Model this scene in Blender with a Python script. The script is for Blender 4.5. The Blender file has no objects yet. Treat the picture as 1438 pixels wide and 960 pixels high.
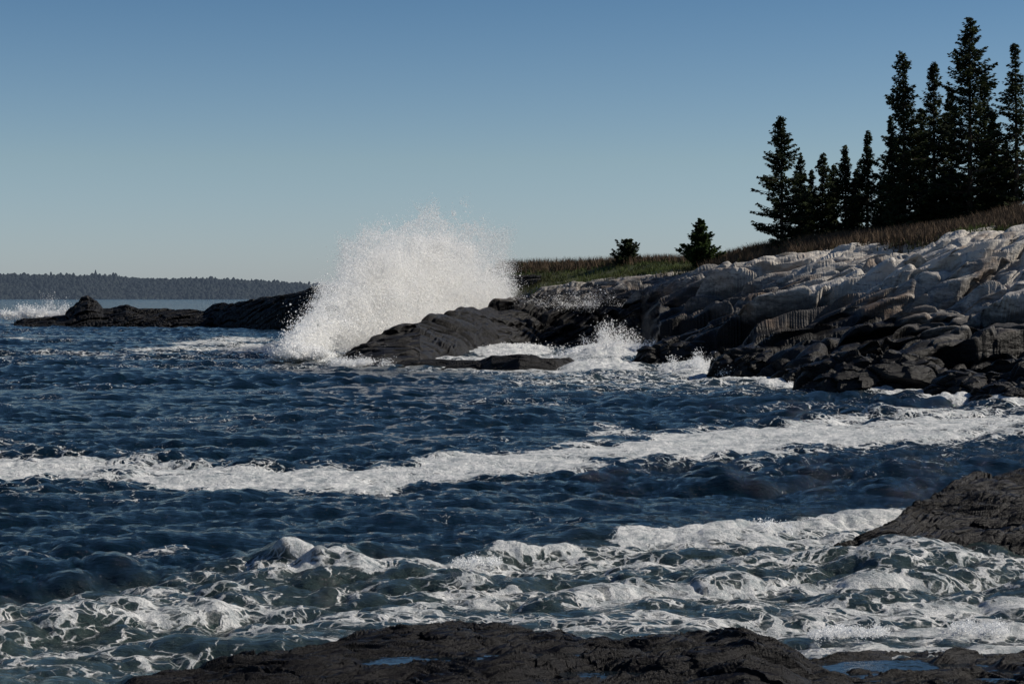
import bpy, math, numpy as np
from mathutils import Vector
F=2683.0; CH=4.5; CU=719.0; HZ=415.0
scene=bpy.context.scene
scene.view_settings.view_transform='Standard'; scene.view_settings.look='None'; scene.view_settings.exposure=0
rs=np.random.RandomState
# ---------------------------------------------------------------- noise
def _h(i,j,k,s):
    i=i.astype(np.int64).astype(np.uint32); j=j.astype(np.int64).astype(np.uint32); k=k.astype(np.int64).astype(np.uint32)
    h=i*np.uint32(374761393)+j*np.uint32(668265263)+k*np.uint32(2147483647-1031)+np.uint32((s*974711+12345)%4294967295)
    h=(h^(h>>np.uint32(13)))*np.uint32(1274126177); h=(h^(h>>np.uint32(15)))*np.uint32(2246822519)
    return ((h^(h>>np.uint32(16))).astype(np.float64))/4294967295.0
def vn(x,y,z,s=0):
    xi=np.floor(x);yi=np.floor(y);zi=np.floor(z); a=x-xi;b=y-yi;c=z-zi
    a=a*a*a*(a*(a*6-15)+10);b=b*b*b*(b*(b*6-15)+10);c=c*c*(3-2*c)
    def L(p,q,t): return p+(q-p)*t
    r=L(L(L(_h(xi,yi,zi,s),_h(xi+1,yi,zi,s),a),L(_h(xi,yi+1,zi,s),_h(xi+1,yi+1,zi,s),a),b),
        L(L(_h(xi,yi,zi+1,s),_h(xi+1,yi,zi+1,s),a),L(_h(xi,yi+1,zi+1,s),_h(xi+1,yi+1,zi+1,s),a),b),c)
    return r*2-1
def fbm(x,y,z,o=4,s=0,g=.5):
    r=0;a=1;t=0
    for i in range(o):
        r=r+a*vn(x,y,z,s+i*7);t+=a;a*=g;x=x*2.03+3.1;y=y*2.03+1.7;z=z*2.03+.9
    return r/t
def worley(x,y,s):
    xi=np.floor(x);yi=np.floor(y);z0=np.zeros_like(xi)
    f1=np.full(x.shape,9.);f2=np.full(x.shape,9.);ci=np.zeros_like(x);cj=np.zeros_like(x);dx=np.zeros_like(x);dy=np.zeros_like(x)
    for a in(-1,0,1):
        for b in(-1,0,1):
            I=xi+a;J=yi+b
            px=I+_h(I,J,z0,s)-x;py=J+_h(I,J,z0,s+11)-y
            d=np.sqrt(px*px+py*py);m=d<f1
            f2=np.where(m,f1,np.minimum(f2,d));f1=np.where(m,d,f1)
            ci=np.where(m,I,ci);cj=np.where(m,J,cj);dx=np.where(m,-px,dx);dy=np.where(m,-py,dy)
    return f1,f2,_h(ci,cj,z0,s+21),_h(ci,cj,z0,s+31),_h(ci,cj,z0,s+41),dx,dy
def sm(e0,e1,x):
    t=np.clip((x-e0)/(e1-e0),0,1);return t*t*(3-2*t)
def wl(v): return CH*F/(v-HZ)
def blur(a,n):
    for _ in range(n):
        a=a.copy();a[1:-1]=.25*a[:-2]+.5*a[1:-1]+.25*a[2:];a[:,1:-1]=.25*a[:,:-2]+.5*a[:,1:-1]+.25*a[:,2:]
    return a
# ---------------------------------------------------------------- mesh helper
def mesh_np(name,verts,faces,mat,attrs=None,smooth=False,matids=None):
    me=bpy.data.meshes.new(name);verts=np.asarray(verts,dtype=np.float32);faces=np.asarray(faces,dtype=np.int32)
    n=faces.shape[1]
    me.vertices.add(len(verts));me.vertices.foreach_set('co',verts.ravel())
    me.loops.add(faces.size);me.loops.foreach_set('vertex_index',faces.ravel())
    me.polygons.add(len(faces));me.polygons.foreach_set('loop_start',np.arange(0,faces.size,n,dtype=np.int32))
    try: me.polygons.foreach_set('loop_total',np.full(len(faces),n,dtype=np.int32))
    except Exception: pass
    for m in (mat if isinstance(mat,list) else [mat]): me.materials.append(m)
    if matids is not None: me.polygons.foreach_set('material_index',np.asarray(matids,dtype=np.int32))
    me.update(calc_edges=True)
    me.polygons.foreach_set('use_smooth',np.full(len(faces),smooth,dtype=bool))
    for k,v in (attrs or {}).items():
        a=me.attributes.new(k,'FLOAT','POINT');a.data.foreach_set('value',np.asarray(v,dtype=np.float32).ravel())
    ob=bpy.data.objects.new(name,me);scene.collection.objects.link(ob);return ob
def gridfaces(R,C):
    i=np.arange(R-1)[:,None]*C+np.arange(C-1)[None,:];i=i.ravel()
    return np.stack([i,i+1,i+C+1,i+C],1)
# ---------------------------------------------------------------- node helper
class NT:
    def __init__(s,name):
        s.m=bpy.data.materials.new(name);s.m.use_nodes=True;s.t=s.m.node_tree;s.t.nodes.clear()
        s.out=s.t.nodes.new('ShaderNodeOutputMaterial')
    def n(s,ty,ins=None,**kw):
        nd=s.t.nodes.new(ty)
        for k,v in kw.items(): setattr(nd,k,v)
        for k,v in (ins or {}).items():
            if isinstance(v,bpy.types.NodeSocket): s.t.links.new(v,nd.inputs[k])
            else: nd.inputs[k].default_value=v
        return nd
    def math(s,op,a,b=0.0,c=0.0,clamp=False): return s.n('ShaderNodeMath',{0:a,1:b,2:c},operation=op,use_clamp=clamp).outputs[0]
    def mr(s,v,a,b,c=0.,d=1.,smooth=True): return s.n('ShaderNodeMapRange',{0:v,1:a,2:b,3:c,4:d},interpolation_type='SMOOTHSTEP' if smooth else 'LINEAR').outputs[0]
    def mix(s,f,a,b): 
        nd=s.t.nodes.new('ShaderNodeMix');nd.data_type='RGBA'
        for k,v in((0,f),(6,a),(7,b)):
            if isinstance(v,bpy.types.NodeSocket): s.t.links.new(v,nd.inputs[k])
            else: nd.inputs[k].default_value=v if k==0 else (*v,1)
        return nd.outputs[2]
    def noise(s,vec,sc,det=5,rough=.55): return s.n('ShaderNodeTexNoise',{'Vector':vec,'Scale':sc,'Detail':det,'Roughness':rough}).outputs[0]
    def attr(s,n): return s.n('ShaderNodeAttribute',attribute_name=n).outputs['Fac']
    def pos(s,scale=(1,1,1),rot=(0,0,0)):
        p=s.n('ShaderNodeNewGeometry').outputs['Position']
        return s.n('ShaderNodeMapping',{'Vector':p,'Scale':scale,'Rotation':rot}).outputs[0]
    def bump(s,h,dist,st=1.0,nrm=None):
        i={'Height':h,'Distance':dist,'Strength':st}
        if nrm is not None:i['Normal']=nrm
        return s.n('ShaderNodeBump',i).outputs[0]
    def fin(s,sh): s.t.links.new(sh,s.out.inputs[0]);return s.m
def m_water():
    N=NT('sea_water');p=N.pos();foam=N.attr('foam');sh=N.attr('shallow')
    wn=N.n('ShaderNodeTexNoise',{'Vector':p,'Scale':.9,'Detail':4.})
    wv=N.n('ShaderNodeVectorMath',{0:wn.outputs['Color'],1:(1.6,1.6,1.6)},operation='MULTIPLY').outputs[0]
    pw=N.n('ShaderNodeVectorMath',{0:p,1:wv},operation='ADD').outputs[0]
    def vein(sc,w):
        v=N.n('ShaderNodeTexVoronoi',{'Vector':pw,'Scale':sc},feature='DISTANCE_TO_EDGE').outputs['Distance']
        return N.mr(v,0,w,1,0)
    n1=N.noise(p,1.0,9,.70)
    pat=N.math('MULTIPLY_ADD',n1,.85,N.math('MULTIPLY_ADD',vein(1.5,.14),.22,N.math('MULTIPLY',vein(4.2,.17),.15)))
    val=N.math('SUBTRACT',N.math('ADD',pat,N.math('MULTIPLY',foam,.80)),1.0)
    f=N.mr(val,0,.17)
    body=N.mix(sh,(.002,.009,.015),(.032,.048,.044))
    ripple=N.noise(N.pos((.7,1.3,1)),6.5,6,.68)
    big=N.noise(N.pos((.6,1.5,1)),1.5,4,.6)
    nb=N.bump(ripple,.075,1.0,N.bump(big,.14,1.0))
    w=N.n('ShaderNodeBsdfPrincipled',{'Base Color':body,'Roughness':.07,'IOR':1.33,'Normal':nb})
    fn=N.noise(p,7,7,.72);fn2=N.noise(p,1.6,4,.6)
    fc=N.mix(N.mr(N.math('MULTIPLY_ADD',fn,.6,N.math('MULTIPLY',fn2,.4)),.35,.63),(.26,.30,.32),(.76,.76,.75))
    fb=N.bump(N.math('ADD',f,fn),.10,1.0)
    fo=N.n('ShaderNodeBsdfPrincipled',{'Base Color':fc,'Roughness':.7,'IOR':1.33,'Normal':fb})
    mx=N.n('ShaderNodeMixShader',{0:f,1:w.outputs[0],2:fo.outputs[0]})
    return N.fin(mx.outputs[0])
def m_rock(name,dark=(.008,.0075,.008),lo=(.070,.067,.067),hi=(.50,.47,.43),stain=(.19,.12,.075),sc=1.0,wetrough=.42,ground=False,spec=.25,bd=.2):
    N=NT(name);tone=N.attr('tone');cell=N.attr('cell')
    ps=N.pos((.35*sc,1.*sc,1.6*sc),(0.12,.30,.25));p=N.pos((sc,sc,sc))
    st=N.noise(ps,1.6,8,.65);sp=N.noise(p,5,6,.7);bg=N.noise(p,.35,4,.55)
    g=N.mr(N.math('ADD',N.math('MULTIPLY_ADD',st,.6,N.math('MULTIPLY',sp,.25)),N.math('MULTIPLY',cell,.3)),.38,.76)
    c=N.mix(g,lo,hi)
    c=N.mix(N.math('MULTIPLY',N.mr(bg,.5,.68),.55),c,stain)
    lich=N.mr(N.noise(ps,4.,5,.7),.56,.65)
    c=N.mix(N.math('MULTIPLY',lich,.7),c,(.04,.038,.04))
    t=N.mr(N.math('ADD',tone,N.math('MULTIPLY',N.math('SUBTRACT',st,.5),.9)),.25,.62)
    c=N.mix(t,dark,c)
    rough=N.mr(t,0,1,wetrough,.85,False)
    rough=N.math('ADD',rough,N.math('MULTIPLY',N.math('SUBTRACT',sp,.5),.3))
    h=N.math('MULTIPLY_ADD',st,1.0,N.math('MULTIPLY',sp,.4))
    nb=N.bump(h,bd/sc,1.0)
    if ground:
        gr=N.attr('grass');gn=N.attr('green')
        n2=N.noise(p,1.2,6,.7)
        gc=N.mix(n2,(.026,.022,.012),(.085,.075,.038));gc=N.mix(gn,gc,(.045,.068,.018))
        c=N.mix(gr,c,gc);rough=N.math('MAXIMUM',rough,gr)
    b=N.n('ShaderNodeBsdfPrincipled',{'Base Color':c,'Roughness':rough,'Normal':nb,'Specular IOR Level':spec})
    return N.fin(b.outputs[0])
def m_simple(name,a,b,sc,rough=.9,transl=0,haze_glow=None):
    N=NT(name);c=N.mix(N.mr(N.noise(N.pos(),sc,4),.35,.65),a,b)
    d=N.n('ShaderNodeBsdfPrincipled',{'Base Color':c,'Roughness':rough,'Specular IOR Level':.2})
    if haze_glow: d.inputs['Emission Color'].default_value=(*haze_glow,1);d.inputs['Emission Strength'].default_value=1.  # surface emission stands in for light scattered by the air
    d=d.outputs[0]
    if transl:
        t=N.n('ShaderNodeBsdfTranslucent',{'Color':c}).outputs[0]
        d=N.n('ShaderNodeMixShader',{0:transl,1:d,2:t}).outputs[0]
    return N.fin(d)
def m_pool():
    N=NT('tide_pool_water');b=N.n('ShaderNodeBsdfPrincipled',{'Base Color':(.006,.01,.014,1),'Roughness':.03,'IOR':1.33,'Normal':N.bump(N.noise(N.pos(),7,2),.01)})
    return N.fin(b.outputs[0])
M_water=m_water();M_pool=m_pool()
M_shore=m_rock('shore_granite',ground=True)
M_far=m_rock('far_ledge_rock',lo=(.018,.018,.02),hi=(.06,.055,.05),stain=(.04,.03,.025),dark=(.007,.007,.008),wetrough=.6,spec=.2)
M_fg=m_rock('wet_schist',dark=(.0045,.004,.005),lo=(.007,.006,.007),hi=(.020,.017,.018),stain=(.013,.009,.009),sc=3.,wetrough=.33,spec=.13,bd=.15)
M_bark=m_simple('spruce_bark',(.03,.025,.02),(.07,.055,.045),6)
M_need=m_simple('spruce_needles',(.011,.020,.009),(.042,.056,.020),1.3,.8,.2)
M_need2=m_simple('young_spruce_needles',(.02,.04,.012),(.05,.08,.02),1.3,.8,.2)
M_spray=m_simple('spray_foam',(.95,.955,.96),(.97,.97,.965),1.,.6,.5)
M_forest=m_simple('forest_with_haze_glow',(.008,.013,.016),(.016,.021,.021),.02,haze_glow=(.034,.045,.063))  # distance haze painted in as a faint bluish glow of the surface
M_shrub=m_simple('bare_shrub',(.045,.030,.020),(.13,.09,.058),.6)
M_grass=m_simple('shore_grass',(.045,.045,.018),(.07,.095,.028),.15,.9,.2)
# ---------------------------------------------------------------- ocean
def tile(L,N,w0,w1,rms,ang,pw,seed,ex=2.0):
    r=rs(seed);k=2*np.pi*np.fft.fftfreq(N,L/N);KX,KY=np.meshgrid(k,k);K=np.hypot(KX,KY);K[0,0]=1
    th=np.arctan2(KY,KX)-ang
    W=2*np.pi/K;band=sm(w0*.6,w0,W)*(1-sm(w1,w1*1.5,W))
    A=K**-ex*band*(np.abs(np.cos(th))**pw+.12);A[0,0]=0
    S=A*(r.normal(size=(N,N))+1j*r.normal(size=(N,N)))
    h=np.fft.ifft2(S).real;s=rms/h.std()
    dx=np.fft.ifft2(-1j*KX/K*S).real*s;dy=np.fft.ifft2(-1j*KY/K*S).real*s
    return(L,N,h*s,dx,dy)
def samp(T,x,y):
    L,N=T[0],T[1];a=(x/L*N)%N;b=(y/L*N)%N;i=np.floor(a).astype(int);j=np.floor(b).astype(int);fa=a-i;fb=b-j
    i%=N;j%=N;i2=(i+1)%N;j2=(j+1)%N
    return [A[j,i]*(1-fa)*(1-fb)+A[j,i2]*fa*(1-fb)+A[j2,i]*(1-fa)*fb+A[j2,i2]*fa*fb for A in T[2:]]
T1=tile(223,512,6,25,.09,math.radians(70),2,1)
T2=tile(61,512,.7,5.0,.085,math.radians(100),1.2,2,1.55)
T3=tile(17,512,.2,1.1,.022,math.radians(85),1,3,1.6)
us=np.concatenate([np.linspace(-1500,-80,110)[:-1],np.linspace(-80,1520,1050),np.linspace(1520,3000,110)[1:]])
ys=np.concatenate([np.geomspace(12,420,1080),np.geomspace(420,25000,190)[1:]])
Y,U=np.meshgrid(ys,us,indexing='ij');X=Y*(U-CU)/F;V=HZ+CH*F/Y
print('water',X.size)
Z0=np.zeros_like(X)
wn1=fbm(X*.12,Y*.12,Z0,4,5);wn2=fbm(X*.6,Y*.6,Z0,4,9);wn3=fbm(X*.06,Y*.1,Z0,3,55)
def ln(pts,u):
    a=np.array(pts,float);return np.interp(u,a[:,0],a[:,1])
foam=np.zeros_like(X);shal=np.zeros_like(X)
streak=fbm(X*.25+Y*.12,Y*.9-X*.1,Z0,4,31)
# drifting foam strip
c=ln([(-300,648),(0,654),(200,660),(400,672),(540,668),(700,655),(850,641),(1000,624),(1150,612),(1300,606),(1438,598),(1800,585)],U)
hw=ln([(-100,26),(0,25),(200,21),(400,15),(540,15),(700,13),(850,16),(1000,26),(1150,22),(1300,16),(1500,16)],U)
e=np.abs(V-c-wn1*8)/hw
foam=np.maximum(foam,(1.02+.3*streak+.2*wn1)*(1-sm(.55,1.5,e+wn2*.5)))
foam=np.maximum(foam,(.50+.3*streak)*(1-sm(.8,2.2,e+wn2*.4)))
c=ln([(780,600),(900,607),(1050,600),(1200,588),(1500,575)],U)
foam=np.maximum(foam,(.68+.3*streak)*(1-sm(.2,1.4,np.abs(V-c-wn1*10)/9+wn2*.4))*sm(760,860,U))
# foreground surf
edge=ln([(-300,850),(0,835),(200,805),(380,785),(700,775),(900,757),(1050,733),(1200,708),(1300,700),(1700,680)],U)
ins=sm(-10,22,V-edge+wn1*14)
foam=np.maximum(foam,ins*(.50+.48*streak+.12*sm(500,1100,U)))
shal=np.maximum(shal,ins*(.75+.3*wn1))
cr=[(330,806),(380,797),(450,803),(520,806),(600,800),(700,788),(800,782),(900,775),(1000,757),(1100,737),(1250,718),(1350,712)]
cv=ln(cr,U);dd=Y-wl(cv)-wn1*.5
env=sm(350,400,U)*(1-.75*sm(480,540,U)*(1-sm(600,680,U)))*(1-.6*sm(740,850,U))*(1-sm(1230,1300,U))*(.75+.9*wn2)
crest=.27*env*np.where(dd<0,np.exp(-(dd/.35)**2),np.exp(-(dd/1.3)**2))
foam=np.maximum(foam,np.clip(env,0,1)*1.0*sm(-.7,.0,dd)*(1-sm(.1,1.0,dd))*sm(-.2,.2,wn2+.0004*(U-500)))
foam=np.maximum(foam,(.64+.22*wn2+.2*streak)*sm(-14,6,V-cv)*(1-sm(10,55,V-cv))*sm(420,800,U))
for pts,w,a,(u0,u1) in [([(0,915),(200,893),(420,878),(600,850),(720,835)],9,.76,(-500,760)),
        ([(380,880),(600,865),(900,880),(1100,893),(1300,885),(1500,880)],13,.76,(380,1600)),
        ([(1050,900),(1250,888),(1500,880)],15,1.1,(1080,1600)),([(0,868),(180,862),(420,850)],5,.7,(-300,450)),
        ([(750,850),(1000,835),(1200,800),(1500,800)],16,.74,(750,1700)),([(0,800),(150,790),(260,775)],4,.58,(-200,290)),
        ([(0,840),(250,830),(500,825),(700,820)],5,.62,(-200,720)),
        ([(850,770),(1000,762),(1130,745),(1280,735)],15,.97,(830,1300))]:
    cc=ln(pts,U);foam=np.maximum(foam,(a+.25*streak)*(1-sm(.4,1.4,np.abs(V-cc-wn1*9)/w+wn2*.4))*sm(u0,u0+50,U)*(1-sm(u1-50,u1,U)))
# whitewater round the headland
mound=np.zeros_like(X)
def blob(u,v,ru,rv,a,hgt=0.):
    global foam,mound,shal
    q=np.sqrt(((U-u)/ru)**2+((V-v)/rv)**2)
    foam=np.maximum(foam,a*(1-sm(.5,1.25,q+wn2*.25)))
    if hgt: mound=np.maximum(mound,hgt*(1-sm(.3,1.2,q))*(.6+.7*np.abs(wn2)))
    shal=np.maximum(shal,.5*(1-sm(.7,1.6,q)))
blob(430,488,55,12,1.2,.5);blob(440,505,40,6,1.1,.3);blob(370,492,110,8,.85)
blob(700,494,90,9,1.15,.6);blob(860,500,80,12,1.2,.8);blob(740,512,210,16,.8);blob(840,518,70,7,1.1,.4)
blob(985,522,70,7,1.15,.5);blob(290,484,60,4,.8);blob(45,442,60,5,1.2,.7);blob(110,455,40,3,.8);blob(30,476,60,2,.85);blob(250,492,110,3,.75)
blob(330,478,60,3,.8)
wlm=ln([(900,516),(1000,522),(1060,533),(1140,541),(1240,549),(1340,557),(1438,563),(1700,580)],U)
foam=np.maximum(foam,(1.05+.3*wn1)*sm(900,940,U)*(1-sm(.2,1.5,np.abs(V-wlm-3)/7+wn2*.4)))
foam=np.maximum(foam,(.56+.3*wn1+.22*streak)*sm(560,760,U)*sm(500,520,V)*(1-sm(540,572,V-.02*(U-800))))
shal=np.maximum(shal,.45*sm(620,800,U)*sm(500,520,V)*(1-sm(535,565,V)))
foam=np.maximum(foam,(.38+.5*fbm(X*.05,Y*.2,Z0,4,77))*sm(470,480,V)*(1-sm(505,550,V))*(1-sm(480,620,U)))
foam=np.maximum(foam,.18+.50*fbm(X*.10,Y*.35,Z0,4,99))
foam=np.clip(foam,0,1.2)
cell=np.gradient(ys)[:,None]
h1,a1,b1=samp(T1,X,Y);h2,a2,b2=samp(T2,X*.97+Y*.24,Y*.97-X*.24);h3,a3,b3=samp(T3,X*.94-Y*.34,Y*.94+X*.34)
k1=1-sm(2.,8.,cell);k2=1-sm(.5,2.2,cell);k3=1-sm(.08,.4,cell)
calm=1-.55*sm(.6,1.,foam)*(V<700)*(V>570)
gust=np.clip(1+.9*wn3+.35*wn1,.45,1.7)
k2=k2*calm*1.15*gust;k3=k3*calm*1.3*gust
H=h1*k1+h2*k2+h3*k3+crest+mound
XX=X+(a1*k1*.9+a2*k2*1.0+a3*k3*.9);YY=Y+(b1*k1*.9+b2*k2*1.0+b3*k3*.9)-.25*crest
H=H+sm(.7,1.1,foam)*np.abs(fbm(X*2.2,Y*2.2,Z0,3,44))*.12*k2
mesh_np('ocean',np.stack([XX,YY,H],-1).reshape(-1,3),gridfaces(*X.shape),M_water,{'foam':foam,'shallow':np.clip(shal,0,1)},True)
# ---------------------------------------------------------------- rock patches
def rockdisp(x,y,z,S,seed,ang=.25,ax=3.2,amps=(.55,.22,.09)):
    w1=fbm(x/S*.25,y/S*.25,z/S*.25,3,seed)*S*.7;w2=fbm(x/S*.25+9,y/S*.25,z/S*.25,3,seed+3)*S*.7
    yy=y+.7*z+w1;xx=x+w2
    a=xx*math.cos(ang)+yy*math.sin(ang);b=-xx*math.sin(ang)+yy*math.cos(ang)
    D=np.zeros_like(x);cell=None
    for i,(sc,am) in enumerate(zip((1.,.36,.13),amps)):
        f1,f2,r1,r2,r3,dx,dy=worley(a/(S*sc*ax),b/(S*sc),seed+50*i)
        h=(r1-.5)+(r2-.5)*dx*1.3+(r3-.35)*dy*1.5-.45*np.exp(-((f2-f1)/.07)**2)
        D+=h*am*S*.55;cell=r1*.5 if cell is None else cell+r1*(.5/(i+1))*.6
    D+=fbm(a/S*1.2,b/S*3,z/S*3,4,seed+8)*S*.07
    return D,cell
def patch(name,cols,C,wts,mat,S,seed,amps=(.55,.22,.09),fine=None,tonef=None,grassf=None,ampmask=None,ang=.25,post=None,u_rng=None,strata=0.,dip=.3,sth=.55,cellf=None,nblur=0):
    cu=np.array(sorted(cols));P=np.array([cols[k] for k in sorted(cols)],float)
    u=np.linspace(cu[0],cu[-1],C) if u_rng is None else u_rng
    t=np.concatenate([np.linspace(i,i+1,w,endpoint=False) for i,w in enumerate(wts)]+[[len(wts)]])
    ns=P.shape[1];st=np.stack([[np.interp(u,cu,P[:,j,k]) for j in range(ns)] for k in (0,1)])
    ti=np.clip(np.floor(t).astype(int),0,ns-2);fr=(t-ti)[:,None]
    p1=st[:,ti];p2=st[:,ti+1];p0=st[:,np.clip(ti-1,0,ns-1)];p3=st[:,np.clip(ti+2,0,ns-1)]
    lin=p1+(p2-p1)*fr;cat=.5*((2*p1)+(-p0+p2)*fr+(2*p0-5*p1+4*p2-p3)*fr**2+(-p0+3*p1-3*p2+p3)*fr**3)
    G=.5*lin+.5*cat;D_=G[0];Z=G[1]
    Ug=np.broadcast_to(u,D_.shape);Tg=np.broadcast_to(t[:,None],D_.shape)
    x=D_*(Ug-CU)/F;y=D_.copy();z=Z.copy()
    am=np.ones_like(z) if ampmask is None else ampmask(Ug,Tg,z)
    disp,cellv=rockdisp(x,y,z,S,seed,ang=ang,amps=amps)
    dy_=np.zeros_like(y);dz_=np.zeros_like(y)
    if strata:
        wv_=fbm(x*.05,y*.05,z*.08,3,seed+90)
        for sc_,am_ in((1.,1.),(.37,.38)):
            Lr=(z-dip*x+wv_*2.6+.15*y)/(sth*sc_)+seed
            qi=np.floor(Lr);fq=Lr-qi
            r0=_h(qi,qi*0,qi*0,seed+91)
            br=vn(x*.09/sc_**.7+r0*50,qi*3.7,qi*0+.5,seed+93)      # ledge swells and pinches out
            out=(br*.8+(r0-.5)*.6)+.55*(1-fq)**.7-.55*np.exp(-(np.minimum(fq,1-fq)/.09)**2)
            dy_-=out*strata*am_*np.clip(am,0,1);dz_+=out*strata*.25*am_*np.clip(am,0,1)
    dz_+=disp*am;dy_-=disp*am*.35
    if nblur: dz_=blur(dz_,nblur);dy_=blur(dy_,nblur)
    z=z+dz_;y=y+dy_
    if fine is not None: z=z+fine(x,y,z)*am
    if post: z=post(Ug,Tg,x,y,z)
    if cellf: cellv=cellv+cellf(Ug,Tg,x,y,z)
    at={'tone':tonef(Ug,Tg,z) if tonef else np.zeros_like(z),'cell':cellv}
    if grassf: at['grass'],at['green']=grassf(Ug,Tg,x,y,z)
    ob=mesh_np(name,np.stack([x,y,z],-1).reshape(-1,3),gridfaces(*z.shape),mat,at,False)
    return ob,u,t,x,y,z
def zz(v,d): return CH-(v-HZ)/F*d
def col(w,pts,tail):
    dw=wl(w);r=[(dw-5,-1.6),(dw,0.)]+[(d,zz(v,d)) for v,d in pts]
    return r+[(d,(zz(v,d) if v is not None else -2.)) for v,d in tail]
MC={}
MC[430]=[(125,-1.5),(127,-1.5),(129,-1.5),(132,-1.5),(135,-1.5),(138,-1.5),(150,-2),(200,-2),(260,-2),(340,-2)]
MC[462]=[(122,-1.2),(126,-.3),(127,-.1),(129,.0),(131,.1),(133,-.3),(150,-2),(200,-2),(260,-2),(340,-2)]
MC[500]=col(513,[(505,124.5),(499,127.5),(491,130.5),(486,134)],[(None,146),(None,200),(None,260),(None,340)])
MC[540]=col(514,[(502,124.5),(488,128.5),(476,133),(469,138)],[(None,150),(None,200),(None,260),(None,340)])
MC[590]=col(512,[(494,127.5),(474,133),(459,138),(451,144)],[(None,157),(None,200),(None,260),(None,340)])
MC[640]=col(503,[(480,139),(462,145),(447,151),(438,158)],[(None,172),(None,205),(399,255),(405,330)])
MC[700]=col(492,[(468,160),(448,164),(434,169),(427,175)],[(None,190),(440,215),(374,250),(380,330)])
MC[760]=col(487,[(462,170),(438,173),(420,177),(412,184)],[(414,196),(398,225),(371,250),(378,330)])
MC[830]=col(487,[(460,171),(432,174),(413,179),(405,187)],[(402,198),(390,220),(370,242),(378,330)])
MC[900]=col(492,[(466,161),(440,165),(414,172),(400,181)],[(395,190),(384,210),(368,228),(376,320)])
MC[925]=col(510,[(482,131),(460,143),(425,160),(396,176)],[(391,186),(380,203),(368,220),(376,310)])
MC[1000]=col(520,[(488,118),(458,130),(420,148),(386,164)],[(382,174),(376,190),(369,205),(378,300)])
MC[1060]=col(532,[(495,107),(452,122),(410,140),(378,157)],[(374,166),(366,178),(354,190),(362,290)])
MC[1140]=col(540,[(500,100),(452,115),(402,132),(366,149)],[(362,157),(354,168),(342,180),(352,280)])
MC[1240]=col(548,[(505,95),(452,108),(395,123),(353,139)],[(350,146),(344,158),(333,170),(342,270)])
MC[1340]=col(556,[(515,90),(450,102),(385,116),(335,130)],[(333,137),(330,150),(322,165),(330,260)])
MC[1438]=col(562,[(520,86),(450,98),(378,112),(330,125)],[(326,132),(315,145),(298,160),(300,260)])
MC[1620]=col(575,[(530,80),(450,92),(370,106),(318,118)],[(310,125),(295,140),(275,155),(285,250)])
MC[2300]=col(600,[(530,72),(450,82),(360,96),(300,108)],[(290,118),(270,130),(250,145),(265,240)])
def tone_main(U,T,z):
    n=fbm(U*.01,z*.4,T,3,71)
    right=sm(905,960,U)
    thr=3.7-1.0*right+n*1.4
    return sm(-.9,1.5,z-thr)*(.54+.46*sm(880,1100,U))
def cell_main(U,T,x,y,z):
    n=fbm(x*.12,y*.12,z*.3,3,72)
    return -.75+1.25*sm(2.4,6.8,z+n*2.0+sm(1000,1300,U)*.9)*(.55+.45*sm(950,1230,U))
def grass_main(U,T,x,y,z):
    n=fbm(x*.15,y*.15,z*0,4,81)
    base=np.interp(U,[690,760,900,1000,1240,1500],[6.9,6.6,6.45,6.25,6.15,6.1])
    g=sm(base-.25,base+.35,T+n*.5)*sm(3.0,4.5,z)
    gn=np.exp(-((U-930)/45)**2)*.8+.4*np.exp(-((U-800)/120)**2)
    return g,np.clip(gn+n*.4,0,1)*sm(3,5,z)
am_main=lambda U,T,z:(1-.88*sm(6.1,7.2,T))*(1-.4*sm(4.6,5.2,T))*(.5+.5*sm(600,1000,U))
urng=np.concatenate([np.linspace(430,1480,1150)[:-1],np.linspace(1480,2300,200)])
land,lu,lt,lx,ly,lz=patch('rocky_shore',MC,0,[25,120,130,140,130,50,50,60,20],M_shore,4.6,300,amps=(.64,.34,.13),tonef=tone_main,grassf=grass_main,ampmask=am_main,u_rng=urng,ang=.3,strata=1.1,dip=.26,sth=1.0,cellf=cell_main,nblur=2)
def land_z(u,d):
    j=np.searchsorted(lu,u);j=min(j,len(lu)-1);return float(np.interp(d,ly[350:,j],lz[350:,j]))
# far promontory
sk=[(20,458),(34,452),(60,449),(92,447),(104,432),(115,421),(124,418),(136,424),(146,436),(160,436),(178,430),(196,437),(230,437),(288,438),(300,428),(330,426),(370,421),(400,414),(440,406),(470,402),(540,399),(620,397),(700,392),(760,388)]
wv=lambda u:np.interp(u,[20,300,380,470,760],[459,459.5,463,466,470])
FC={}
for u,v in sk:
    dw=wl(wv(u));d2=dw+12;FC[u]=[(dw-6,-1.5),(dw,0.),(dw+3,zz(v,d2)*.55),(dw+7,zz(v,d2)*.85),(d2,zz(v,d2)),(d2+9,zz(v,d2)*.7),(d2+22,-2)]
patch('rock_promontory',FC,700,[6,20,24,30,24,10],M_far,3.2,500,amps=(.6,.35,.15),tonef=lambda U,T,z:sm(1.5,5,z)*.4,ampmask=lambda U,T,z:.45+0*z,ang=.1,strata=1.2,dip=.15,sth=.8)
LC={}
for u,w,v in[(555,518,519),(575,517,513),(620,518,510),(675,519,509),(690,520,501),(730,521,499),(780,520,500),(800,517,507),(812,514,516)]:
    d=wl(w);LC[u]=[(d-3,-1),(d,-.1),(d+1.,zz(v,d+3)*.7),(d+3,zz(v,d+3)),(d+6,zz(v,d+3)*.4),(d+9,-1.2)]
patch('tidal_ledge',LC,420,[8,30,30,30,10],M_far,1.8,600,ampmask=lambda U,T,z:.6+0*z)
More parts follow.
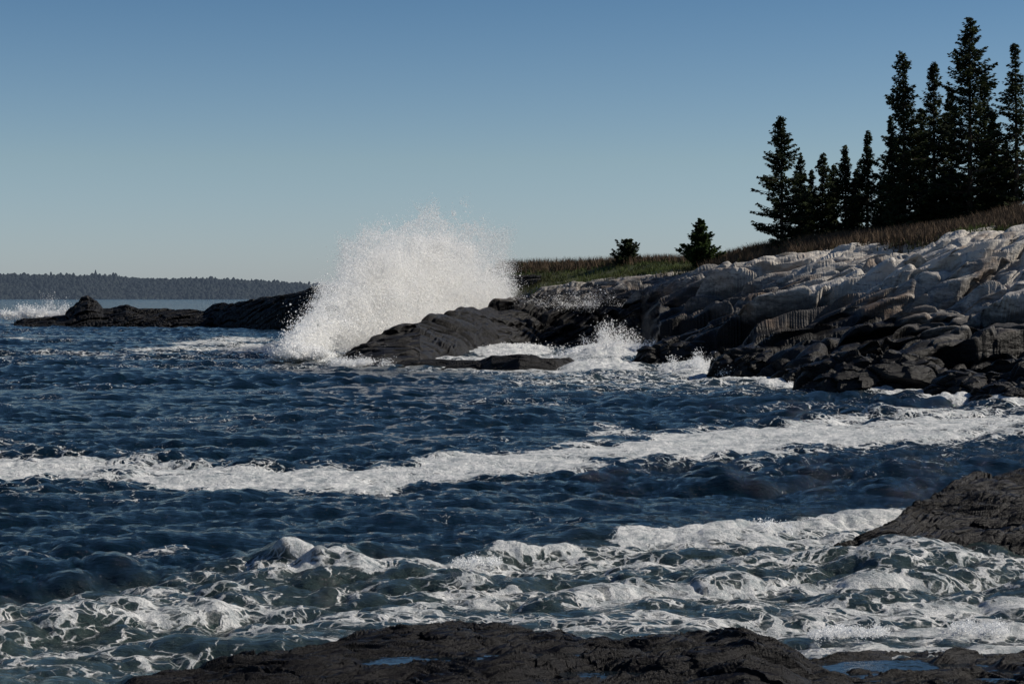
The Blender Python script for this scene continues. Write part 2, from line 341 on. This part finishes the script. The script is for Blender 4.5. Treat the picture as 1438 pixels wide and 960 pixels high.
def boulder(name,u,d,w,hgt,dep,seed,mat,toneb=0.,z0=-.3):
    n=150;th=np.linspace(0,2*np.pi,n);ph=np.linspace(0,np.pi*.62,90);P,T=np.meshgrid(ph,th,indexing='ij')
    nx=np.sin(P)*np.cos(T);ny=np.sin(P)*np.sin(T);nz=np.cos(P)
    f1,f2,r1,r2,r3,dx,dy=worley(nx*1.5+seed,ny*1.5+nz*1.5,seed)
    g1,g2,s1,s2,s3,ex,ey=worley(nx*3.7+seed,ny*3.7+nz*3.7,seed+5)
    r=1+.22*fbm(nx*1.1+seed,ny*1.1,nz*1.1,4,seed)+(r1-.5)*.26+(r2-.5)*dx*.5-.08*np.exp(-((f2-f1)/.08)**2)+(s1-.5)*.09+(s2-.5)*ex*.3
    cx=d*(u-CU)/F;x=cx+nx*r*w;y=d+ny*r*dep;z=z0+np.maximum(nz,-.5)*r*hgt
    z=z+.05*hgt*fbm(x*2,y*2,z*4,3,seed)
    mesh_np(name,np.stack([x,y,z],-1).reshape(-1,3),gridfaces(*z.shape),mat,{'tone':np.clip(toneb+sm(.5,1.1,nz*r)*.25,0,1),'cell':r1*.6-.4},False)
for i,(u,d,w,hg,dp,tb) in enumerate([(1225,88,3.6,1.9,2.4,.0),(1375,84,2.3,1.2,2,.1),(1420,81,1.6,.9,1.4,.2),(1060,105,2.6,1.4,2,.0),(955,122,2.6,1.6,2,.0),(1330,87,1.3,.8,1.2,.2),(1130,97,1.5,.9,1.3,.0)]):
    boulder('shore_boulder',u,d,w,hg,dp,700+i*13,M_shore,tb,z0=.0)
# foreground schist
def fine_fg(x,y,z):
    a=x*.94+y*.34;b=-x*.34+y*.94
    w=fbm(x*.5,y*.5,z*0,3,11)*.8
    r=1-np.abs(fbm((a+w)*.30,(b+w)*1.6,z*0,4,12))*2
    r2=1-np.abs(fbm((a+w)*.6,(b+w)*5.,z*0,4,13))*2
    r3=1-np.abs(fbm((a+w)*1.6,(b+w)*14.,z*0,3,14))*2
    return r*.20+r2*.12+r3*.055-.24
GC={}
for u,v,d in[(-100,1010,17),(100,992,18),(180,962,19.5),(240,946,20.2),(330,928,21),(400,915,21.7),(500,893,22.8),(600,881,23.4),(700,876,23.6),(790,884,23.4),(810,892,23),(900,897,22.8),(1000,891,22.7),(1045,890,22.5),(1100,905,22.3),(1140,926,22),(1160,922,22),(1200,914,22.8),(1300,908,23),(1438,904,23),(1800,890,23)]:
    zc=zz(v,d);GC[u]=[(2,2.6),(8,1.5),(13,max(zc,.3)+.45),(17,zc+.22+(.05 if u<1140 else -.1)),(d,zc),(d+.8,zc-.35),(d+3,-1)]
pools=[(625,20.8,1.1,.5),(742,21.4,.6,.3),(1270,21.7,1.4,.45),(1360,20.6,.9,.35),(880,20.0,.7,.28),(540,20.2,.5,.22),(1180,21.,.6,.25)]
PL=[]
def fgpost(U,T,x,y,z):
    z=z.copy()
    for u,d,ru,rv in pools:
        cx=d*(u-CU)/F
        q=np.sqrt(((x-cx)/ru)**2+((y-d)/rv)**2)+.5*fbm(x*2,y*2,z*0,3,19)
        m=q<.9
        if m.sum()<5: continue
        rim=(q>.8)&(q<1.1);lev=float(np.percentile(z[rim],30))
        k=.75*(1-sm(.6,1.0,q))
        z=z-k*np.maximum(0,z-(lev-.05))
        PL.append((cx,d,ru*1.1,rv*1.1,lev-.01))
    return z
fgm=patch('foreground_rock',GC,1400,[10,30,90,360,60,30],M_fg,1.5,900,amps=(.17,.10,.05),fine=fine_fg,post=fgpost,ang=.36,ampmask=lambda U,T,z:.65+0*z)
for cx,d,ru,rv,lev in PL:
    th=np.linspace(0,2*np.pi,41)[:-1];rr=1+.12*np.sin(3*th+cx)
    bm_v=np.stack([cx+np.cos(th)*ru*rr,d+np.sin(th)*rv*rr,0*th+lev],1);vv=np.concatenate([[[cx,d,lev]],bm_v])
    mesh_np('tide_pool',vv,np.array([(0,1+i,1+(i+1)%40) for i in range(40)]),M_pool)
RC={}
for u,w,v,d in[(1130,782,780,32.9),(1160,782,775,33),(1200,785,762,33.5),(1250,790,737,35.1),(1290,792,713,36.9),(1340,792,684,38.9),(1400,792,667,40.1),(1438,793,662,40.5),(1700,800,640,40.5)]:
    dw=wl(w);zc=zz(v,d);RC[u]=[(dw-1.5,-.6),(dw,.05),(dw+.4*(d-dw)/8,zc*.35+.1),(dw+.4*(d-dw),zc*.72+.05),(dw+.9*(d-dw),zc*.98),(d,zc),(d+1.2,zc-.4),(d+3,-.9)]
patch('tidal_rock',RC,620,[15,60,120,150,20,30,10],M_fg,1.7,950,amps=(.26,.14,.06),fine=lambda x,y,z:fine_fg(x,y,z)+.17,ang=.5,ampmask=lambda U,T,z:.65+0*z)
# ---------------------------------------------------------------- vegetation
def conifer(name,u,d,v_top,v_base,hw,seed,base=.12,dens=1.0,mat=M_need,droop=.2,sparse=.15,full=.8):
    r=rs(seed);zb=land_z(u,d)-.3;top=zz(v_top,d);Ht=top-zb;R=hw/F*d*1.32;X0=d*(u-CU)/F
    Vs=[];Fs=[]
    bend=r.normal(0,.012,2)
    def axis(z): t=z/Ht;return bend[0]*Ht*t*t,bend[1]*Ht*t*t
    seg=14;side=7;tr=.011*Ht+.05
    for i in range(seg+1):
        z=Ht*i/seg*.99;ax,ay=axis(z);rr=tr*(1-i/seg)**.9+.015
        for k in range(side):
            a=2*math.pi*k/side;Vs.append((ax+rr*math.cos(a),ay+rr*math.sin(a),z))
    for i in range(seg):
        for k in range(side):
            Fs.append((i*side+k,i*side+(k+1)%side,(i+1)*side+(k+1)%side,(i+1)*side+k))
    V=[np.array(Vs)];Fc=[np.array(Fs)];M=[np.zeros(len(Fs),int)];cnt=len(Vs)
    z=base*Ht;lob=[(r.uniform(.05,.9),r.uniform(0,6.28),r.uniform(.25,.8)) for _ in range(14)]
    while z<Ht*.985:
        t=(z/Ht-base)/(1-base);t=max(0,t)
        prof=(1-t)**full*(.62+.38*min(1,t/.15+.3))+.02
        wr=r.uniform(.7,1.12)
        for k in range(r.randint(5,8)):
            if r.rand()<sparse*(1.3-t): continue
            az=r.uniform(0,2*math.pi)
            L=R*prof*wr*r.uniform(.55,1.15)
            for lt_,la,lm in lob:
                if abs(t-lt_)<.035 and math.cos(az-la)>.1: L*=lm
            up=(.55*t-droop)+r.normal(0,.08)
            zz0=z+r.uniform(-.12,.12);ax,ay=axis(zz0)
            n=max(4,int(L*25*dens))
            s=r.uniform(.05,1,n)**.72
            wd=(.33*L*(1-s)+.12)
            lat=r.uniform(-1,1,n)*wd
            hgt=L*(up*s+.28*s*s*(1-t*.5))-np.abs(lat)*.25-r.uniform(0,.2,n)
            ca,sa=math.cos(az),math.sin(az)
            px=ax+ca*L*s-sa*lat;py=ay+sa*L*s+ca*lat;pz=zz0+hgt
            ln_=r.uniform(.18,.40,n)*(.7+.12*min(L,3));wdt=r.uniform(.05,.12,n)
            an=az+np.sign(lat)*r.uniform(.2,1.1,n)
            dx=np.cos(an)*ln_;dy=np.sin(an)*ln_;dz=r.uniform(-.6,.35,n)*ln_
            nx=-np.sin(an)*wdt;ny=np.cos(an)*wdt;nz=r.uniform(-1,1,n)*wdt
            a=np.stack([px-dx*.5,py-dy*.5,pz-dz*.5],1);b=np.stack([px+nx,py+ny,pz+nz],1);c=np.stack([px+dx*.6,py+dy*.6,pz+dz*.6],1);e=np.stack([px-nx,py-ny,pz-nz],1)
            V.append(np.stack([a,b,c,e],1).reshape(-1,3));Fc.append(cnt+np.arange(4*n).reshape(n,4));M.append(np.ones(n,int));cnt+=4*n
            br=.018+.012*L;q=np.array([[ax,ay,zz0],[ax+ca*L*.5,ay+sa*L*.5,zz0+L*(up*.5+.07)],[ax+ca*L*.95,ay+sa*L*.95,zz0+L*(up*.95+.25*(1-t*.5))]])
            lv=[]
            for m_,rr in zip(range(3),(br,br*.6,br*.15)):
                for kk in range(3):
                    aa=2.094*kk;lv.append(q[m_]+np.array([-sa*math.cos(aa)*rr,ca*math.cos(aa)*rr,math.sin(aa)*rr]))
            lf=[(m_*3+kk,m_*3+(kk+1)%3,m_*3+3+(kk+1)%3,m_*3+3+kk) for m_ in range(2) for kk in range(3)]
            V.append(np.array(lv));Fc.append(cnt+np.array(lf));M.append(np.zeros(6,int));cnt+=9
        z+=max(.15,.022*Ht*(1-.55*t))*r.uniform(.7,1.3)/dens**.5
    ob=mesh_np(name,np.concatenate(V),np.concatenate(Fc),[M_bark,mat],matids=np.concatenate(M))
    ob.location=(X0,d,zb);return ob
TR=[(1098,180,160,345,42,.06,1.),(1124,186,212,345,20,.1,1.),(1155,184,214,338,28,.06,1.),(1139,190,236,338,19,.06,1.),(1188,182,202,336,26,.06,1.),(1171,190,228,338,20,.05,1.),(1218,180,181,335,26,.08,.95),(1204,188,236,336,20,.04,1.),
    (1240,176,250,335,26,.02,1.),(1270,172,70,335,46,.07,1.),(1254,182,160,335,27,.04,1.),(1312,176,84,330,42,.08,.95),(1292,182,150,330,32,.05,.95),(1362,170,20,325,60,.08,1.),(1337,180,120,325,32,.05,.95),(1395,176,150,320,34,.05,.95),
    (1428,168,58,305,42,.1,.8),(1326,172,240,330,30,.0,1.),(1383,180,105,310,32,.06,.9),(1352,174,262,325,30,.0,1.),(1262,170,258,335,28,.0,1.),(1412,172,200,305,32,.0,.95),(1300,172,268,330,28,.0,1.),(1384,170,262,315,30,.0,1.),
    (1470,172,90,300,44,.1,.9),(1530,176,40,300,48,.1,1.),(1590,170,120,300,42,.1,1.),(1680,175,60,290,46,.1,1.)]
for i,(u,d,vt,vb,hw,b,dn) in enumerate(TR):
    conifer('spruce_tree',u,d,vt,vb,hw,40+i,base=b,dens=dn*1.1,droop=.22,sparse=.14 if dn<1 else .06,full=.74)
conifer('young_spruce_tree',984,192,306,378,28,91,base=.0,dens=2.2,mat=M_need2,droop=.0,sparse=0,full=.85)
conifer('shrubby_spruce_tree',881,226,337,366,22,92,base=.0,dens=2.2,mat=M_need,droop=-.05,sparse=0,full=.6)
def tufts(name,n,seed,sel,hr,wr,mat,lean=.4):
    r=rs(seed);j=r.randint(0,len(lu),n);dd_=r.uniform(125,255,n);P=[]
    for a,b in zip(j,dd_):
        u=lu[a]
        if not sel(u,b,r): continue
        zc=np.interp(b,ly[595:,a],lz[595:,a])
        if zc<4.5: continue
        if b<ly[595,a]+1.: continue
        P.append((b*(u-CU)/F,b,zc))
    P=np.array(P);m=len(P);k=5;P=np.repeat(P,k,0)+np.concatenate([r.normal(0,.25,(m*k,2)),np.zeros((m*k,1))],1)
    h=r.uniform(*hr,m*k);w=r.uniform(*wr,m*k);az=r.uniform(0,6.28,m*k)
    a=P-np.stack([np.cos(az)*w,np.sin(az)*w,.1+0*w],1);b=P+np.stack([np.cos(az)*w,np.sin(az)*w,-.1+0*w],1)
    c=P+np.stack([r.normal(0,lean,m*k)*h,r.normal(0,lean,m*k)*h,h],1)
    return mesh_np(name,np.stack([a,b,c],1).reshape(-1,3),np.arange(3*m*k).reshape(-1,3),mat)
tufts('shore_grass',24000,5,lambda u,d,r:u>690,(.2,.55),(.03,.08),M_grass)
def shsel(u,d,r):
    cr=np.interp(u,[690,900,1000,1060,1240,1438,2300],[250,228,205,190,170,160,145])
    return (u>985 and d<cr+4 and d>cr-24) or (u>700 and abs(d-cr)<7 and r.rand()<.8)
tufts('coastal_shrubs',70000,6,shsel,(.5,1.15),(.02,.06),M_shrub,.35)
# distant land
SKU=[-1500,-300,0,60,150,260,350,480,620,760];SKV=[378,380,383,384,387,389,392,399,409,420]
du=np.linspace(-1500,760,900);dd2=np.linspace(2350,3100,40);Dg,Ug=np.meshgrid(dd2,du,indexing='ij')
xs=Dg*(Ug-CU)/F;sky=np.interp(Ug,SKU,SKV)
hh=(zz(sky,2700.)-5)*sm(2350,2680,Dg)+fbm(xs*.02,Dg*.02,Dg*0,4,3)*2-1.5
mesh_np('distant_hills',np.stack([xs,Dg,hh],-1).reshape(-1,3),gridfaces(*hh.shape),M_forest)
r=rs(8);n=26000;uu=r.uniform(-1200,700,n);d=2360+r.rand(n)**.7*380
hz=(zz(np.interp(uu,SKU,SKV),2700.)-5)*sm(2350,2680,d)-2.5
cx=d*(uu-CU)/F;th=np.exp(r.normal(1.6,.28,n))*(1+.35*vn(cx*.012,cx*0,cx*0,4));rw=r.uniform(1.8,4.5,n)
V=[];k=6
for lev,(fz_,fr) in enumerate([(0,.8),(.45,1.),(.8,.65),(1.,.2)]):
    for q in range(k):
        a=2*np.pi*q/k+r.uniform(0,.6,n);V.append(np.stack([cx+np.cos(a)*rw*fr*r.uniform(.7,1.2,n),d+np.sin(a)*rw*fr,hz+th*fz_],1))
V=np.stack(V,1).reshape(-1,3);fl=np.array([(l*k+q,l*k+(q+1)%k,(l+1)*k+(q+1)%k,(l+1)*k+q) for l in range(3) for q in range(k)])
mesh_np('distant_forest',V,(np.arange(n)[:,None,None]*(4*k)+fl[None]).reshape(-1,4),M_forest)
# ---------------------------------------------------------------- spray
def drops(name,P,size,seed):
    r=rs(seed);n=len(P);base=np.array([[1,1,1],[1,-1,-1],[-1,1,-1],[-1,-1,1]])/1.3
    q=r.normal(size=(n,4));q/=np.linalg.norm(q,axis=1)[:,None];w,x,y,z=q.T
    R=np.stack([1-2*(y*y+z*z),2*(x*y-z*w),2*(x*z+y*w),2*(x*y+z*w),1-2*(x*x+z*z),2*(y*z-x*w),2*(x*z-y*w),2*(y*z+x*w),1-2*(x*x+y*y)],1).reshape(n,3,3)
    V=np.einsum('nij,kj->nki',R,base)*size[:,None,None]+P[:,None,:]
    fc=np.array([(0,1,2),(0,3,1),(0,2,3),(1,3,2)])
    return mesh_np(name,V.reshape(-1,3),(np.arange(n)[:,None,None]*4+fc[None]).reshape(-1,3),M_spray)
def toW(u,v,d): return np.stack([d*(u-CU)/F,d,CH-(v-HZ)/F*d],-1)
r=rs(77)
cu_,cv_=585.,470.
poly=[(712,430),(722,425),(720,408),(716,388),(708,362),(698,332),(670,310),(628,299),(608,302),(585,309),(556,318),(522,330),(493,348),(476,388),(455,415),(448,440),(400,488),(440,512)]
pa=np.array([math.atan2(cv_-v,u-cu_) for u,v in poly]);pa=np.where(pa<-2,pa+2*np.pi,pa);pr=np.array([math.hypot(u-cu_,cv_-v) for u,v in poly])
o=np.argsort(pa);pa=pa[o];pr=pr[o]
DU=[400,480,560,640,720];DD=[127,142,154,170,186]
def Rl(a): return 1+.035*np.sin(a*9+1)+.035*np.sin(a*17)+.03*np.sin(a*31+1)
PP=[];SS=[]
for s in range(1500):
    a=r.uniform(.0,3.25);Rm=np.interp(a,pa,pr)*(r.uniform(.25,1.0)**.5)*.99*Rl(a)
    o_=r.normal(0,28);n=r.randint(300,750)
    t=r.rand(n)**.75
    bu=cu_+o_*(1-t)+math.cos(a)*Rm*t;bv=cv_-math.sin(a)*Rm*t+6*(t**2)*r.uniform(0,1)
    spn=(2.+8.5*t*t+r.uniform(0,5));wob=np.sin(t*r.uniform(6,16)+r.uniform(0,6))*3*t
    bu=bu+r.normal(0,1,n)*spn+wob;bv=bv+r.normal(0,1,n)*spn
    dep=np.interp(bu,DU,DD)+r.normal(0,1.4)+r.normal(0,.6,n)
    PP.append(toW(bu,bv,dep));SS.append(np.exp(r.normal(math.log(.026),.42,n))*(1.2-.55*t))
for s in range(120):
    a=r.uniform(.1,2.8);Rm=np.interp(a,pa,pr)*r.uniform(.2,.80)*Rl(a);bu0=cu_+math.cos(a)*Rm;bv0=cv_-math.sin(a)*Rm
    n=1500;q=r.normal(size=(n,3));rad=r.uniform(5,11)
    bu=bu0+q[:,0]*rad;bv=bv0+q[:,1]*rad;dep=np.interp(bu,DU,DD)+r.normal(0,1.5)+q[:,2]*.9
    PP.append(toW(bu,bv,dep));SS.append(np.exp(r.normal(math.log(.023),.4,n)))
n=70000;a=r.uniform(0,3.2,n);Rm=np.interp(a,pa,pr)*Rl(a)*(.97+r.normal(0,.06,n))
bu=cu_+np.cos(a)*Rm;bv=cv_-np.sin(a)*Rm;g=fbm(bu*.03,bv*.03,bu*0,4,61)>-.12;dc=np.interp(bu,DU,DD)+r.normal(0,2,n)
PP.append(toW(bu,bv,dc)[g]);SS.append(np.exp(r.normal(math.log(.014),.45,n))[g])
n=130000;t=r.rand(n);bu=np.interp(t,[0,.4,1],[412,500,705])+r.normal(0,12,n);bv=np.interp(t,[0,.4,1],[492,455,418])-np.abs(r.normal(0,1,n))*np.interp(t,[0,.3,1],[12,30,24])
bv+=10;g=fbm(bu*.04,bv*.05,bu*0,4,6)>-.2
dc=np.interp(bu,DU,DD)+r.normal(0,1.5,n)
PP.append(toW(bu,bv,dc)[g]);SS.append(np.exp(r.normal(math.log(.032),.4,n))[g])
P=np.concatenate(PP);S=np.concatenate(SS);k=P[:,2]>-.2
print('drops',k.sum());drops('breaking_wave_spray',P[k],S[k],1)
def burst(cu,v0,d,wu,hv,n,seed,sz=.025,jets=30):
    r=rs(seed);PP=[]
    for s in range(jets):
        a=r.uniform(.35,2.8);m=n//jets;L=r.uniform(.3,1)**1.2;o=r.normal(0,wu*.35);t=r.rand(m)**.55
        bu=cu+o+math.cos(a)*wu*.6*L*t+r.normal(0,1,m)*(1+4*t);bv=v0-math.sin(a)*hv*L*t+hv*.25*t*t+r.normal(0,1,m)*(1+3.5*t)
        PP.append(toW(bu,bv,d+r.normal(0,1.)+r.normal(0,.3,m)))
    P=np.concatenate(PP);return P,np.exp(r.normal(math.log(sz),.45,len(P)))
PP=[];SS=[]
for a in [(860,500,140,60,75,15000,3,.020,70),(840,505,138,50,30,30000,4,.028,40),(700,500,150,80,16,22000,5,.028,40),(990,524,112,45,38,14000,6,.017,40),(905,505,135,30,35,10000,7,.02,30),
          (425,502,127,45,24,26000,8,.028,40),(800,430,172,110,40,3500,9,.018,60),(1040,528,106,40,16,6000,12,.016,15),(500,512,121,50,8,6000,13,.02,25),(1150,541,96,50,8,4000,14,.014,20),(1300,553,88,60,7,4000,15,.013,20)]:
    p,s=burst(*a);PP.append(p);SS.append(s)
drops('surf_spray',np.concatenate(PP),np.concatenate(SS),2)
p,s=burst(50,446,300,60,22,9000,10,.05,30);p2,s2=burst(80,440,290,40,50,1500,11,.03,30)
drops('distant_surf_spray',np.concatenate([p,p2]),np.concatenate([s,s2]),3)
PP=[];SS=[]
for a in [(670,790,31.6,45,10,4000,21,.007,20),(400,800,31,20,7,1500,22,.006,8),(1080,742,37,50,9,3000,23,.008,15),(1200,890,24.8,90,14,6000,24,.006,25),(1380,885,25.2,60,16,5000,25,.006,20)]:
    p,s=burst(*a);PP.append(p);SS.append(s)
drops('near_surf_spray',np.concatenate(PP),np.concatenate(SS),4)
# ---------------------------------------------------------------- light
az,el=math.radians(84),math.radians(34)
sd=Vector((math.sin(az)*math.cos(el),math.cos(az)*math.cos(el),math.sin(el)))
L=bpy.data.lights.new('sun','SUN');L.energy=5.0;L.angle=math.radians(.5);L.color=(1,.92,.80)
lo=bpy.data.objects.new('sun',L);scene.collection.objects.link(lo);lo.rotation_euler=sd.to_track_quat('Z','Y').to_euler()
W=bpy.data.worlds.new('World');scene.world=W;W.use_nodes=True;nt=W.node_tree;bg=nt.nodes['Background']
sk_=nt.nodes.new('ShaderNodeTexSky');sk_.sky_type='NISHITA';sk_.sun_disc=False;sk_.sun_elevation=el;sk_.sun_rotation=az
sk_.air_density=1.0;sk_.dust_density=.3;sk_.ozone_density=2.5
tc=nt.nodes.new('ShaderNodeTexCoord');sx=nt.nodes.new('ShaderNodeSeparateXYZ');nt.links.new(tc.outputs['Generated'],sx.inputs[0])
cr_=nt.nodes.new('ShaderNodeValToRGB');nt.links.new(sx.outputs[2],cr_.inputs[0]);el_=cr_.color_ramp.elements
el_[0].position=0;el_[0].color=(1.16,1.36,1.98,1);el_[1].position=.5;el_[1].color=(.56,.74,.96,1)
for p_,c_ in((.07,(1.12,1.26,1.46,1)),(.155,(.72,.98,1.22,1)),(.25,(.60,.82,1.02,1))):
    e_=el_.new(p_);e_.color=c_
mu=nt.nodes.new('ShaderNodeVectorMath');mu.operation='MULTIPLY';nt.links.new(sk_.outputs[0],mu.inputs[0]);nt.links.new(cr_.outputs[0],mu.inputs[1])
nt.links.new(mu.outputs[0],bg.inputs[0]);bg.inputs[1].default_value=.057
cam=bpy.data.cameras.new('camera');cam.sensor_width=36;cam.lens=36*F/1438;cam.shift_y=-65/1438;cam.clip_end=60000;cam.clip_start=.1
co=bpy.data.objects.new('camera',cam);scene.collection.objects.link(co);co.location=(0,0,CH);co.rotation_euler=(math.radians(90),0,0);scene.camera=co
